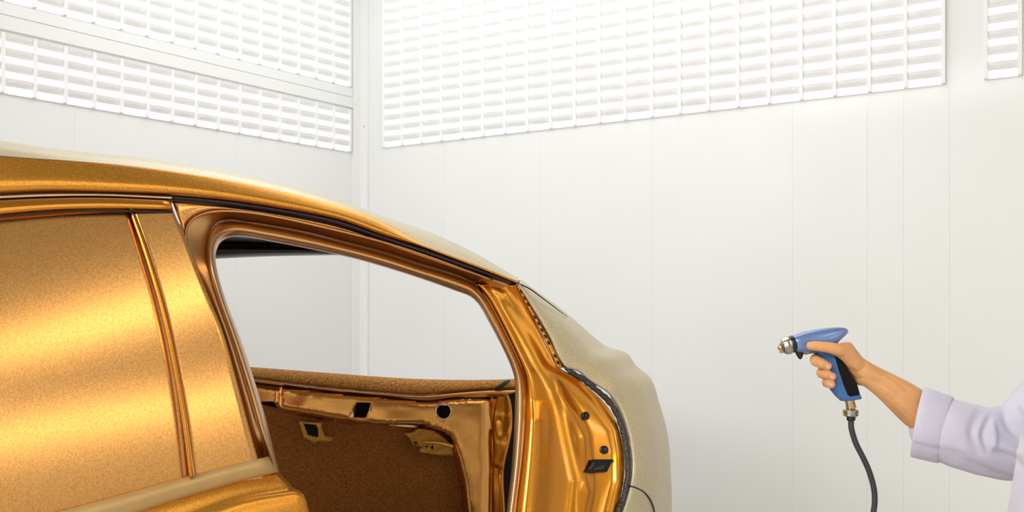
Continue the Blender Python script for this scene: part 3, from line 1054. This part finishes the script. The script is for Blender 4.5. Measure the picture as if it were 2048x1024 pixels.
gun = empty('spray_gun', gp(1690, 800), 'blue spray gun with black grip, held out by the hand', 'spray gun')
body = sect_loft('gun_body', [((1580, 674), (1589, 703.5), 13, 0), ((1584, 672), (1592, 704), 16, 0), ((1595, 668), (1600, 705), 18, 0), ((1606, 664), (1610, 705.5), 19, 0), ((1632, 658.5), (1634, 706), 20, 0),
                              ((1655, 655.5), (1654, 704), 20, 0), ((1673, 654.2), (1668, 692), 18, 0), ((1685, 654.6), (1677, 682), 15, 0), ((1692, 656.5), (1685, 675), 11, 0), ((1695.5, 660), (1691, 670), 6, 0), ((1696.3, 663), (1694.5, 667), 2, 0)],
                 M['blue'], gun, seg=32, power=2.3)
ring_ax = (gp(1560, 693) - gp(1600, 682)).normalized()
rc = gp(1587, 688)
lathe('nozzle_ring', rc - ring_ax * .004, ring_ax, [(0, .0150), (.002, .0168), (.008, .0168), (.010, .0155)], M['black'], gun, seg=32)
lathe('air_cap', rc + ring_ax * .006, ring_ax, [(0, .0160), (.002, .0172), (.006, .0170), (.011, .0160), (.015, .0138), (.018, .0108), (.0195, .0075), (.020, .005)], M['chrome'], gun, seg=64, lobes=8, lobe_amp=.03)
lathe('nozzle_tip', rc + ring_ax * .0245, ring_ax, [(0, .006), (.004, .0055), (.006, .0035), (.007, .002)], M['brass'], gun, seg=20)
for sgn in (1, -1):
    up = Vector((0, 0, 1)) if sgn > 0 else Vector((0, 0, -1))
    b0 = rc + ring_ax * .020 + up * .008
    tube('air_horn', [b0, b0 + ring_ax * .005 + up * .001, b0 + ring_ax * .009 - up * .001], [.0026, .0022, .0014], M['brass'], gun, seg=10, sub=3)
trig = sect_loft('trigger', [((1590, 704), (1608, 704), 6, 0), ((1592, 709), (1606.5, 709), 5.5, 0), ((1595, 714), (1605, 714), 5, 0), ((1597.5, 717.5), (1603.5, 717), 3.5, 0), ((1599, 718.6), (1602, 718.4), 1.5, 0)], M['black'], gun, seg=16)
grip = sect_loft('grip', [((1627, 702), (1676, 694), 13, 0), ((1633, 709), (1676, 708), 14.5, 0), ((1643, 722), (1680, 722), 15, 0), ((1650, 740), (1688, 738), 15.5, 0), ((1656, 762), (1704, 756), 16, 0), ((1661, 780), (1714, 776), 16, 0),
                          ((1671, 792), (1719, 788), 16, 0), ((1679, 799.5), (1722, 795.5), 15.5, 0), ((1681, 801.5), (1721.5, 797), 13, 0)], M['blue_dark'], gun, seg=28, power=2.8)
gpan = sect_loft('grip_pad', [((1664, 710), (1674, 706), 10, -5), ((1668, 724), (1681, 719), 12, -5), ((1673, 749), (1696, 744), 12.2, -5), ((1679, 772), (1711.5, 764), 12.6, -5), ((1687, 789), (1717, 783), 12.6, -5), ((1690, 793), (1717, 788.5), 11.5, -5)], M['grip_black'], gun, seg=24, power=3.2)
tag(gpan, 'black rubber pad on the back of the grip')
cax = (gp(1703, 820) - gp(1699, 800)).normalized()
lathe('fitting', gp(1699, 798), cax, [(0, .0085), (.003, .0095), (.006, .0085), (.014, .0092), (.018, .0092), (.020, .0075)], M['brass'], gun, seg=6 * 5, lobes=6, lobe_amp=.05)
col = lathe('coupling_collar', gp(1701.5, 818), Vector((0, 0, -1)), [(0, .0105), (.002, .0142), (.005, .0148), (.007, .0142), (.009, .0138), (.012, .0142), (.014, .0125)], M['chrome'], gun, seg=36, lobes=12, lobe_amp=.03)

# hose: hangs from the coupling down to the floor
hp = [gp(1702, 832), gp(1702, 845), gp(1703.5, 860), gp(1712, 887), gp(1726, 915), gp(1738, 942), gp(1747, 973), gp(1749.5, 998), gp(1747, 1024), gp(1735, 1090), gp(1710, 1200), gp(1700, 1400, 40), gp(1720, 1700, 90)]
hp += [Vector((0.70, 1.98, 0.20)), Vector((0.76, 2.05, 0.04)), Vector((0.95, 2.25, 0.012)), Vector((1.4, 2.6, 0.012)), Vector((1.9, 2.7, 0.012)), Vector((2.6, 2.5, 0.012))]
hose = tube('air_hose', hp, .0056, M['hose'], None, seg=14, sub=10)
tag(hose, 'black braided air hose hanging from the spray gun coupling', 'hose')
fer = lathe('ferrule', gp(1702, 831), Vector((0, 0, -1)), [(0, .0078), (.002, .0086), (.009, .0082), (.010, .0066)], M['black'], hose, seg=20)


# ------------------------------------------------------------------ the person
def cone_mesh(bm, a, ra, b, rb, seg=16):
    """rounded cone: two spheres and the hull between them"""
    a, b = Vector(a), Vector(b)
    for c, r in ((a, ra), (b, rb)):
        bmesh.ops.create_uvsphere(bm, u_segments=seg, v_segments=10, radius=r, matrix=Matrix.Translation(c))
    d = b - a
    L = d.length
    if L < 1e-5:
        return
    t = d / L
    n = t.orthogonal().normalized()
    bn = t.cross(n)
    s = (ra - rb) / L
    s = max(-.95, min(.95, s))
    cphi = math.sqrt(1 - s * s)
    ring = []
    for c, r in ((a, ra), (b, rb)):
        row = []
        for k in range(seg):
            an = 2 * math.pi * k / seg
            row.append(bm.verts.new(c + t * (r * s) + (n * math.cos(an) + bn * math.sin(an)) * r * cphi))
        ring.append(row)
    for k in range(seg):
        j = (k + 1) % seg
        bm.faces.new((ring[0][k], ring[0][j], ring[1][j], ring[1][k]))
    bm.faces.new(ring[0][::-1])
    bm.faces.new(ring[1])


def grow(chains, voxel, smooth_it=4, extra=None):
    """one continuous mesh from chains of (point, radius): capsules joined by a voxel remesh, then relaxed"""
    bm = bmesh.new()
    for ch in chains:
        for (a, ra), (b, rb) in zip(ch, ch[1:]):
            cone_mesh(bm, a, ra, b, rb)
    if extra:
        for c, r, sc in extra:
            bmesh.ops.create_uvsphere(bm, u_segments=24, v_segments=16, radius=1, matrix=Matrix.Translation(c) @ Matrix.Diagonal((*[r * x for x in sc], 1)))
    me = bpy.data.meshes.new('tmp')
    bm.to_mesh(me)
    bm.free()
    o = bpy.data.objects.new('tmp', me)
    COL.objects.link(o)
    r = o.modifiers.new('r', 'REMESH')
    r.mode = 'VOXEL'
    r.voxel_size = voxel
    s = o.modifiers.new('s', 'SMOOTH')
    s.iterations = smooth_it
    s.factor = 0.5
    dg = bpy.context.evaluated_depsgraph_get()
    out = bpy.data.meshes.new_from_object(o.evaluated_get(dg))
    bpy.data.objects.remove(o)
    bpy.data.meshes.remove(me)
    for p in out.polygons:
        p.use_smooth = True
    return out


def g_(px, py, dz, r):
    return (gp(px, py, dz), r * 0.001)


SHR = Vector((1.18, 1.87, 1.40))      # right shoulder
SHL = Vector((1.17, 1.50, 1.40))
PEL = Vector((1.10, 1.68, 0.90))
CHX = Vector((1.17, 1.68, 1.30))
NCK = Vector((1.15, 1.68, 1.47))
HED = Vector((1.12, 1.68, 1.60))
ELB = gp(2068, 872, 0)
arm = [g_(1733, 748, 2, 23), g_(1750, 758, 2, 24), g_(1772, 772, 2, 27), g_(1800, 792, 2, 32.5), g_(1836, 820, 2, 38), g_(1890, 845, 2, 41)]
hand = [
    arm,
    # palm and heel of the hand
    [g_(1733, 748, 2, 23), g_(1712, 730, 0, 19), g_(1703, 712, 0, 15), g_(1696, 695, 0, 11)],
    [g_(1733, 748, 6, 22), g_(1716, 738, 14, 18), g_(1700, 724, 30, 14)],
    [g_(1733, 750, 6, 21), g_(1722, 750, 14, 17), g_(1712, 748, 30, 14)],
    [g_(1733, 750, 0, 20), g_(1722, 756, 4, 15), g_(1712, 752, 18, 12)],
    # thumb
    [g_(1712, 728, -6, 17), g_(1695, 711, -16, 14.5), g_(1677, 700, -27, 12.5), g_(1660, 695.5, -31, 11), g_(1645, 693.5, -31, 10), g_(1631, 692, -30, 9.4), g_(1620, 691.5, -29, 7.6)],
    [g_(1696, 695, 0, 11), g_(1686, 694, -16, 9), g_(1677, 699, -25, 10)],
    # index finger along the far side to the trigger
    [g_(1700, 712, 20, 13), g_(1684, 704, 32, 11), g_(1652, 697, 33, 9.5), g_(1626, 698, 29, 8.6), g_(1611, 702, 18, 7.6)],
    # middle, ring and little finger round the grip, tips to the front
    [g_(1702, 722, 26, 13), g_(1684, 718, 34, 11.5), g_(1650, 712, 31, 11), g_(1631, 719, 10, 11), g_(1632, 722, -14, 10.8), g_(1643, 727, -25.5, 10.2), g_(1655, 732, -26.5, 8.6)],
    [g_(1708, 742, 26, 13), g_(1692, 740, 34, 11), g_(1662, 736, 31, 10.5), g_(1643, 745, 10, 10.3), g_(1644, 747, -13, 10), g_(1655, 750, -24, 9.6), g_(1664, 753, -26, 8.3)],
    [g_(1714, 758, 24, 11), g_(1700, 758, 32, 10), g_(1672, 757, 29, 9.3), g_(1653, 764, 10, 9), g_(1653, 766, -11, 8.8), g_(1657, 767, -22, 8.5), g_(1663, 769, -26, 7.6)],
]
hand_me = grow(hand, 0.0016, 3)


def gauss_crease(me, creases, x_max):
    """press creases (amp > 0) or raise cords (amp < 0) along image polylines, on the camera side"""
    n = len(me.vertices)
    co = np.empty(n * 3)
    me.vertices.foreach_get('co', co)
    co = co.reshape(-1, 3)
    nr = np.empty(n * 3)
    me.vertices.foreach_get('normal', nr)
    nr = nr.reshape(-1, 3)
    d = co - np.array(EYEP)
    x = 1024 + d[:, 0] / d[:, 1] * F
    y = HOR - d[:, 2] / d[:, 1] * F
    dl = np.linalg.norm(d, axis=1)
    facing = np.clip(-(nr * d).sum(1) / dl * 3, 0, 1) * (x < x_max)
    push = np.zeros(n)
    for line, sig, amp in creases:
        best = np.full(n, 1e9)
        P = [catmull(line, i / 12) for i in range(13)]
        for i, ((x0, y0), (x1, y1)) in enumerate(zip(P, P[1:])):
            L2 = (x1 - x0) ** 2 + (y1 - y0) ** 2 + 1e-9
            t = np.clip(((x - x0) * (x1 - x0) + (y - y0) * (y1 - y0)) / L2, 0, 1)
            e = (x - x0 - t * (x1 - x0)) ** 2 + (y - y0 - t * (y1 - y0)) ** 2
            fade = 0.35 + 0.65 * math.sin(math.pi * (i + .5) / 12)
            best = np.minimum(best, e + sig * sig * -math.log(fade))
        push += amp * np.exp(-best / sig**2)
    co -= nr * (push * facing)[:, None]
    me.vertices.foreach_set('co', co.ravel())
    me.update()


gauss_crease(hand_me, (
        ([(1735, 746), (1760, 752), (1790, 770), (1815, 792)], 5, -0.0028),      # tendon
        ([(1735, 757), (1765, 770), (1795, 795)], 6, 0.0022),
        ([(1712, 760), (1722, 756), (1732, 760)], 3, 0.0014),
        ([(1672, 713), (1680, 716), (1688, 712)], 2.5, 0.0012),
        ([(1634, 685), (1636, 692), (1634, 700)], 2.0, 0.0007),
        ([(1643, 684), (1645, 692)], 2.0, 0.0007),
        ([(1700, 735), (1712, 748), (1720, 762)], 4, 0.0015)), 1900)

body_chains = [
    [(gp(1880, 842, 2), .040), (ELB, .043), (SHR + Vector((0, 0, -.02)), .050)],
    [(SHR, .050), (NCK - Vector((0, 0, .04)), .055)],
    [(SHL, .050), (NCK - Vector((0, 0, .04)), .055)],
    [(NCK - Vector((0, 0, .05)), .055), (HED - Vector((-.012, 0, .05)), .052)],
    [(CHX, .125), (Vector((1.10, 1.68, 1.10)), .115), (PEL, .125)],
    [(CHX + Vector((0, .07, .02)), .10), (PEL + Vector((0, .05, 0)), .115)],
    [(CHX + Vector((0, -.07, .02)), .10), (PEL + Vector((0, -.05, 0)), .115)],
    # left arm hangs
    [(SHL, .050), (Vector((1.13, 1.45, 1.10)), .040), (Vector((1.07, 1.44, .87)), .027), (Vector((1.05, 1.445, .81)), .032), (Vector((1.035, 1.45, .77)), .028)],
    # legs and feet
    [(PEL + Vector((0, .09, -.04)), .085), (Vector((1.09, 1.78, .50)), .058), (Vector((1.12, 1.79, .10)), .040), (Vector((1.02, 1.80, .045)), .036)],
    [(PEL + Vector((0, -.09, -.04)), .085), (Vector((1.10, 1.58, .50)), .058), (Vector((1.13, 1.57, .10)), .040), (Vector((1.03, 1.56, .045)), .036)],
]
for k, (dx, ln) in enumerate(((-.018, .068), (-.006, .078), (.008, .074), (.020, .060))):
    b = Vector((1.035 + dx, 1.452, .765))
    body_chains.append([(b, .0105), (b + Vector((-.008, .006, -ln * .5)), .0095), (b + Vector((-.002, .016, -ln)), .008)])
body_chains.append([(Vector((1.022, 1.452, .80)), .013), (Vector((.992, 1.462, .77)), .011), (Vector((.982, 1.470, .735)), .009)])
head_extra = [(HED, 1.0, (.098, .076, .112)), (HED + Vector((-.035, 0, -.055)), 1.0, (.060, .056, .058)), (HED + Vector((-.092, 0, -.012)), 1.0, (.022, .013, .024)),
              (HED + Vector((-.080, 0, -.062)), 1.0, (.018, .026, .010)), (HED + Vector((-.072, 0, -.092)), 1.0, (.022, .024, .018)),
              (HED + Vector((.010, .078, -.010)), 1.0, (.018, .010, .030)), (HED + Vector((.010, -.078, -.010)), 1.0, (.018, .010, .030)),
              (HED + Vector((-.086, 0, .022)), 1.0, (.014, .050, .010))]
torso_me = grow(body_chains, 0.006, 4, head_extra)
bm = bmesh.new()
bm.from_mesh(torso_me)
bm.from_mesh(hand_me)
me = bpy.data.meshes.new('person')
bm.to_mesh(me)
bm.free()
for p in me.polygons:
    p.use_smooth = True
person = link('person', me, M['skin'])
tag(person, 'person in a pale lavender coat with rolled cuff, holding the blue spray gun', 'person')

# nails
for tip, nx, nr in (((1657.5, 733, -34.7), (0.35, -1, 0.25), 1.0), ((1666, 753.5, -33.8), (0.35, -1, 0.15), .92), ((1664.5, 769.5, -32.8), (0.35, -1, 0.1), .85)):
    n = Vector(nx).normalized()
    t = Vector((1, 0, -.25))
    t = (t - n * t.dot(n)).normalized()
    s = n.cross(t)
    vs, fs = [(gp(*tip) + n * .0006)], []
    K = 16
    for rr, hh in ((.5, .0004), (.85, .0), (1.0, -.0009)):
        for k in range(K):
            a = 2 * math.pi * k / K
            vs.append(gp(*tip) + n * (hh) + t * (math.cos(a) * .0058 * rr * nr) + s * (math.sin(a) * .0047 * rr * nr) - n * (abs(math.sin(a)) * rr) ** 2 * .0012)
    for k in range(K):
        j = (k + 1) % K
        fs.append((0, 1 + k, 1 + j))
        for q in (0, 1):
            fs.append((1 + q * K + k, 1 + (q + 1) * K + k, 1 + (q + 1) * K + j, 1 + q * K + j))
    nm = mesh_of('nail', vs, fs)
    link('nail', nm, M['nail'], person)

# eyes, brows, hair (face is turned to the car, out of the frame)
for sg in (1, -1):
    bm = bmesh.new()
    bmesh.ops.create_uvsphere(bm, u_segments=16, v_segments=10, radius=.0105, matrix=Matrix.Translation(HED + Vector((-.0825, sg * .031, .002))))
    me = bpy.data.meshes.new('eye')
    bm.to_mesh(me)
    bm.free()
    e = link('eye', me, M['eye'], person)
    lathe('iris', HED + Vector((-.0925, sg * .031, .002)), (-1, 0, 0), [(0, .0055), (.0008, .005), (.0012, .002)], M['black'], e, seg=14)
    tube('eyebrow', [HED + Vector((-.090, sg * .014, .026)), HED + Vector((-.092, sg * .034, .031)), HED + Vector((-.078, sg * .052, .024))], [.003, .004, .002], M['hair'], person, seg=8)
tube('mouth', [HED + Vector((-.088, -.022, -.062)), HED + Vector((-.097, 0, -.062)), HED + Vector((-.088, .022, -.062))], [.003, .005, .003], M['nail'], person, seg=8)
hair_me = grow([[(HED + Vector((.03, 0, .045)), .082), (HED + Vector((.045, 0, -.02)), .070)], [(HED + Vector((-.03, 0, .075)), .050), (HED + Vector((.04, 0, .05)), .085)]], .006, 3)
link('hair', hair_me, M['hair'], person)

# ---- coat: sleeve and torso grown as one cloth body
def s_(top, bot, ds=0.0, k=1.0):
    """centre and radius from the sleeve's top and bottom image points"""
    a, b = gp(*top, ds), gp(*bot, ds)
    return ((a + b) / 2, (a - b).length / 2 * k)


sleeve = [s_((1893, 794), (1877, 921)), s_((1930, 803), (1912, 937)), s_((1975, 815), (1958, 951), 2), s_((2020, 812), (2005, 961), 4), s_((2062, 795), (2058, 968), 4, .95),
          (SHR + (ELB - SHR) * .62, .060), (SHR + (ELB - SHR) * .3, .070), (SHR + Vector((0.01, -.015, -.03)), .080)]
coat_ch = [
    sleeve,
    [(SHR + Vector((.01, -.02, -.02)), .075), (NCK + Vector((.01, .05, -.09)), .075), (SHL + Vector((.01, .02, -.02)), .075)],
    [(SHL + Vector((0, 0, -.02)), .078), (Vector((1.13, 1.45, 1.10)), .068), (Vector((1.08, 1.44, .90)), .060)],
    [(CHX + Vector((0.02, .07, 0)), .140), (Vector((1.14, 1.73, 1.08)), .150), (Vector((1.115, 1.74, .80)), .20), (Vector((1.115, 1.74, .55)), .205)],
    [(CHX + Vector((0.02, -.07, 0)), .140), (Vector((1.14, 1.63, 1.08)), .150), (Vector((1.115, 1.62, .80)), .20), (Vector((1.115, 1.62, .55)), .205)],
    [(CHX + Vector((-.02, -.05, .02)), .135), (Vector((1.01, 1.58, 1.15)), .148), (Vector((1.02, 1.58, .85)), .20), (Vector((1.04, 1.60, .55)), .21)],
]
coat_me = grow(coat_ch, 0.0045, 6)
gauss_crease(coat_me, (
    ([(1958, 828), (1946, 862), (1956, 905)], 10, 0.007),
    ([(1979, 836), (1968, 866), (1975, 902)], 6, 0.009),
    ([(1986, 845), (1989, 875), (1984, 900)], 6, -0.005),
    ([(1985, 902), (2012, 912), (2045, 936)], 8, 0.008),
    ([(1992, 890), (2020, 898), (2055, 914)], 9, -0.005),
    ([(2004, 816), (2018, 852), (2060, 890)], 8, 0.008),
    ([(1995, 858), (2015, 872), (2050, 896)], 9, 0.004),
    ([(1895, 906), (1940, 928), (2025, 962)], 10, 0.006),
    ([(1884, 899), (1925, 906), (1966, 918)], 1.6, 0.0014),
    ([(2028, 806), (2042, 832), (2064, 850)], 9, -0.005)), 2300)
# open the hem
bm = bmesh.new()
bm.from_mesh(coat_me)
bmesh.ops.bisect_plane(bm, geom=list(bm.verts) + list(bm.edges) + list(bm.faces), plane_co=(0, 0, .50), plane_no=(0, 0, -1), clear_outer=True)
bm.to_mesh(coat_me)
bm.free()
coat = link('coat', coat_me, M['coat'], person)
tag(coat, 'pale lavender work coat')

# rolled cuff: double-walled ring with its oblique edges
CL_T, CL_B = (1849, 775), (1822, 913)
CR_T, CR_B = (1907, 795), (1877, 926)


def cuff_ring(t, grow_mm, inner_mm=0):
    """ring between the cuff's left edge (t=0) and its right fold (t=1); bowed as in the photograph"""
    top = [a + (b - a) * t for a, b in zip(CL_T, CR_T)]
    bot = [a + (b - a) * t for a, b in zip(CL_B, CR_B)]
    a, b = gp(*top), gp(*bot)
    c, v = (a + b) / 2, (a - b) / 2
    L = v.length
    vd = v / L
    ax = (gp(1880, 862) - gp(1836, 845)).normalized()
    out = []
    K = 48
    for k in range(K):
        an = 2 * math.pi * k / K
        rv = L + grow_mm * .001
        rd = .060 + grow_mm * .001
        p = c + vd * math.cos(an) * rv + (c - EYEP).normalized() * math.sin(an) * rd
        p = p + ax * (0.005 * math.sin(an))      # near side bows towards the hand
        out.append(p)
    return out


secs = [(0.06, -9), (0.03, -3.5), (0.0, -1), (0.0, 0), (0.02, 1), (0.3, 1.5), (0.7, 1.5), (0.97, 1), (1.0, 0), (1.0, -3), (0.97, -6)]
rings = [cuff_ring(t, g) for t, g in secs]
inner_r = [cuff_ring(t, g) for t, g in ((0.25, -11), (0.75, -12))]
allr = [inner_r[1], inner_r[0]] + rings
vs = [p for r in allr for p in r]
K = 48
fs = []
for r in range(len(allr) - 1):
    for k in range(K):
        j = (k + 1) % K
        fs.append((r * K + k, r * K + j, (r + 1) * K + j, (r + 1) * K + k))
cm = mesh_of('cuff', vs, fs)
bm = bmesh.new()
bm.from_mesh(cm)
bmesh.ops.recalc_face_normals(bm, faces=bm.faces)
bm.to_mesh(cm)
bm.free()
cuff = link('cuff', cm, M['coat'], coat)
# stitched seam round the cuff's lower part
tube('cuff_seam', [gp(x, y, -52 + abs(x - 1850) * .05) for x, y in ((1827, 883), (1850, 888), (1880, 894))], .0008, M['thread'], coat, seg=6)
# trousers and shoes (below the frame)
tr = grow([[(Vector((1.10, 1.77, .80)), .105), (Vector((1.09, 1.78, .50)), .080), (Vector((1.12, 1.79, .12)), .065)],
           [(Vector((1.10, 1.59, .80)), .105), (Vector((1.10, 1.58, .50)), .080), (Vector((1.13, 1.57, .12)), .065)]], .008, 4)
link('trousers', tr, M['trouser'], person)
for y0, x0 in ((1.80, 1.07), (1.56, 1.08)):
    sm = grow([[(Vector((x0 + .07, y0, .048)), .048), (Vector((x0 - .02, y0, .045)), .045), (Vector((x0 - .11, y0, .036)), .036)]], .006, 3)
    link('shoe', sm, M['shoe'], person)
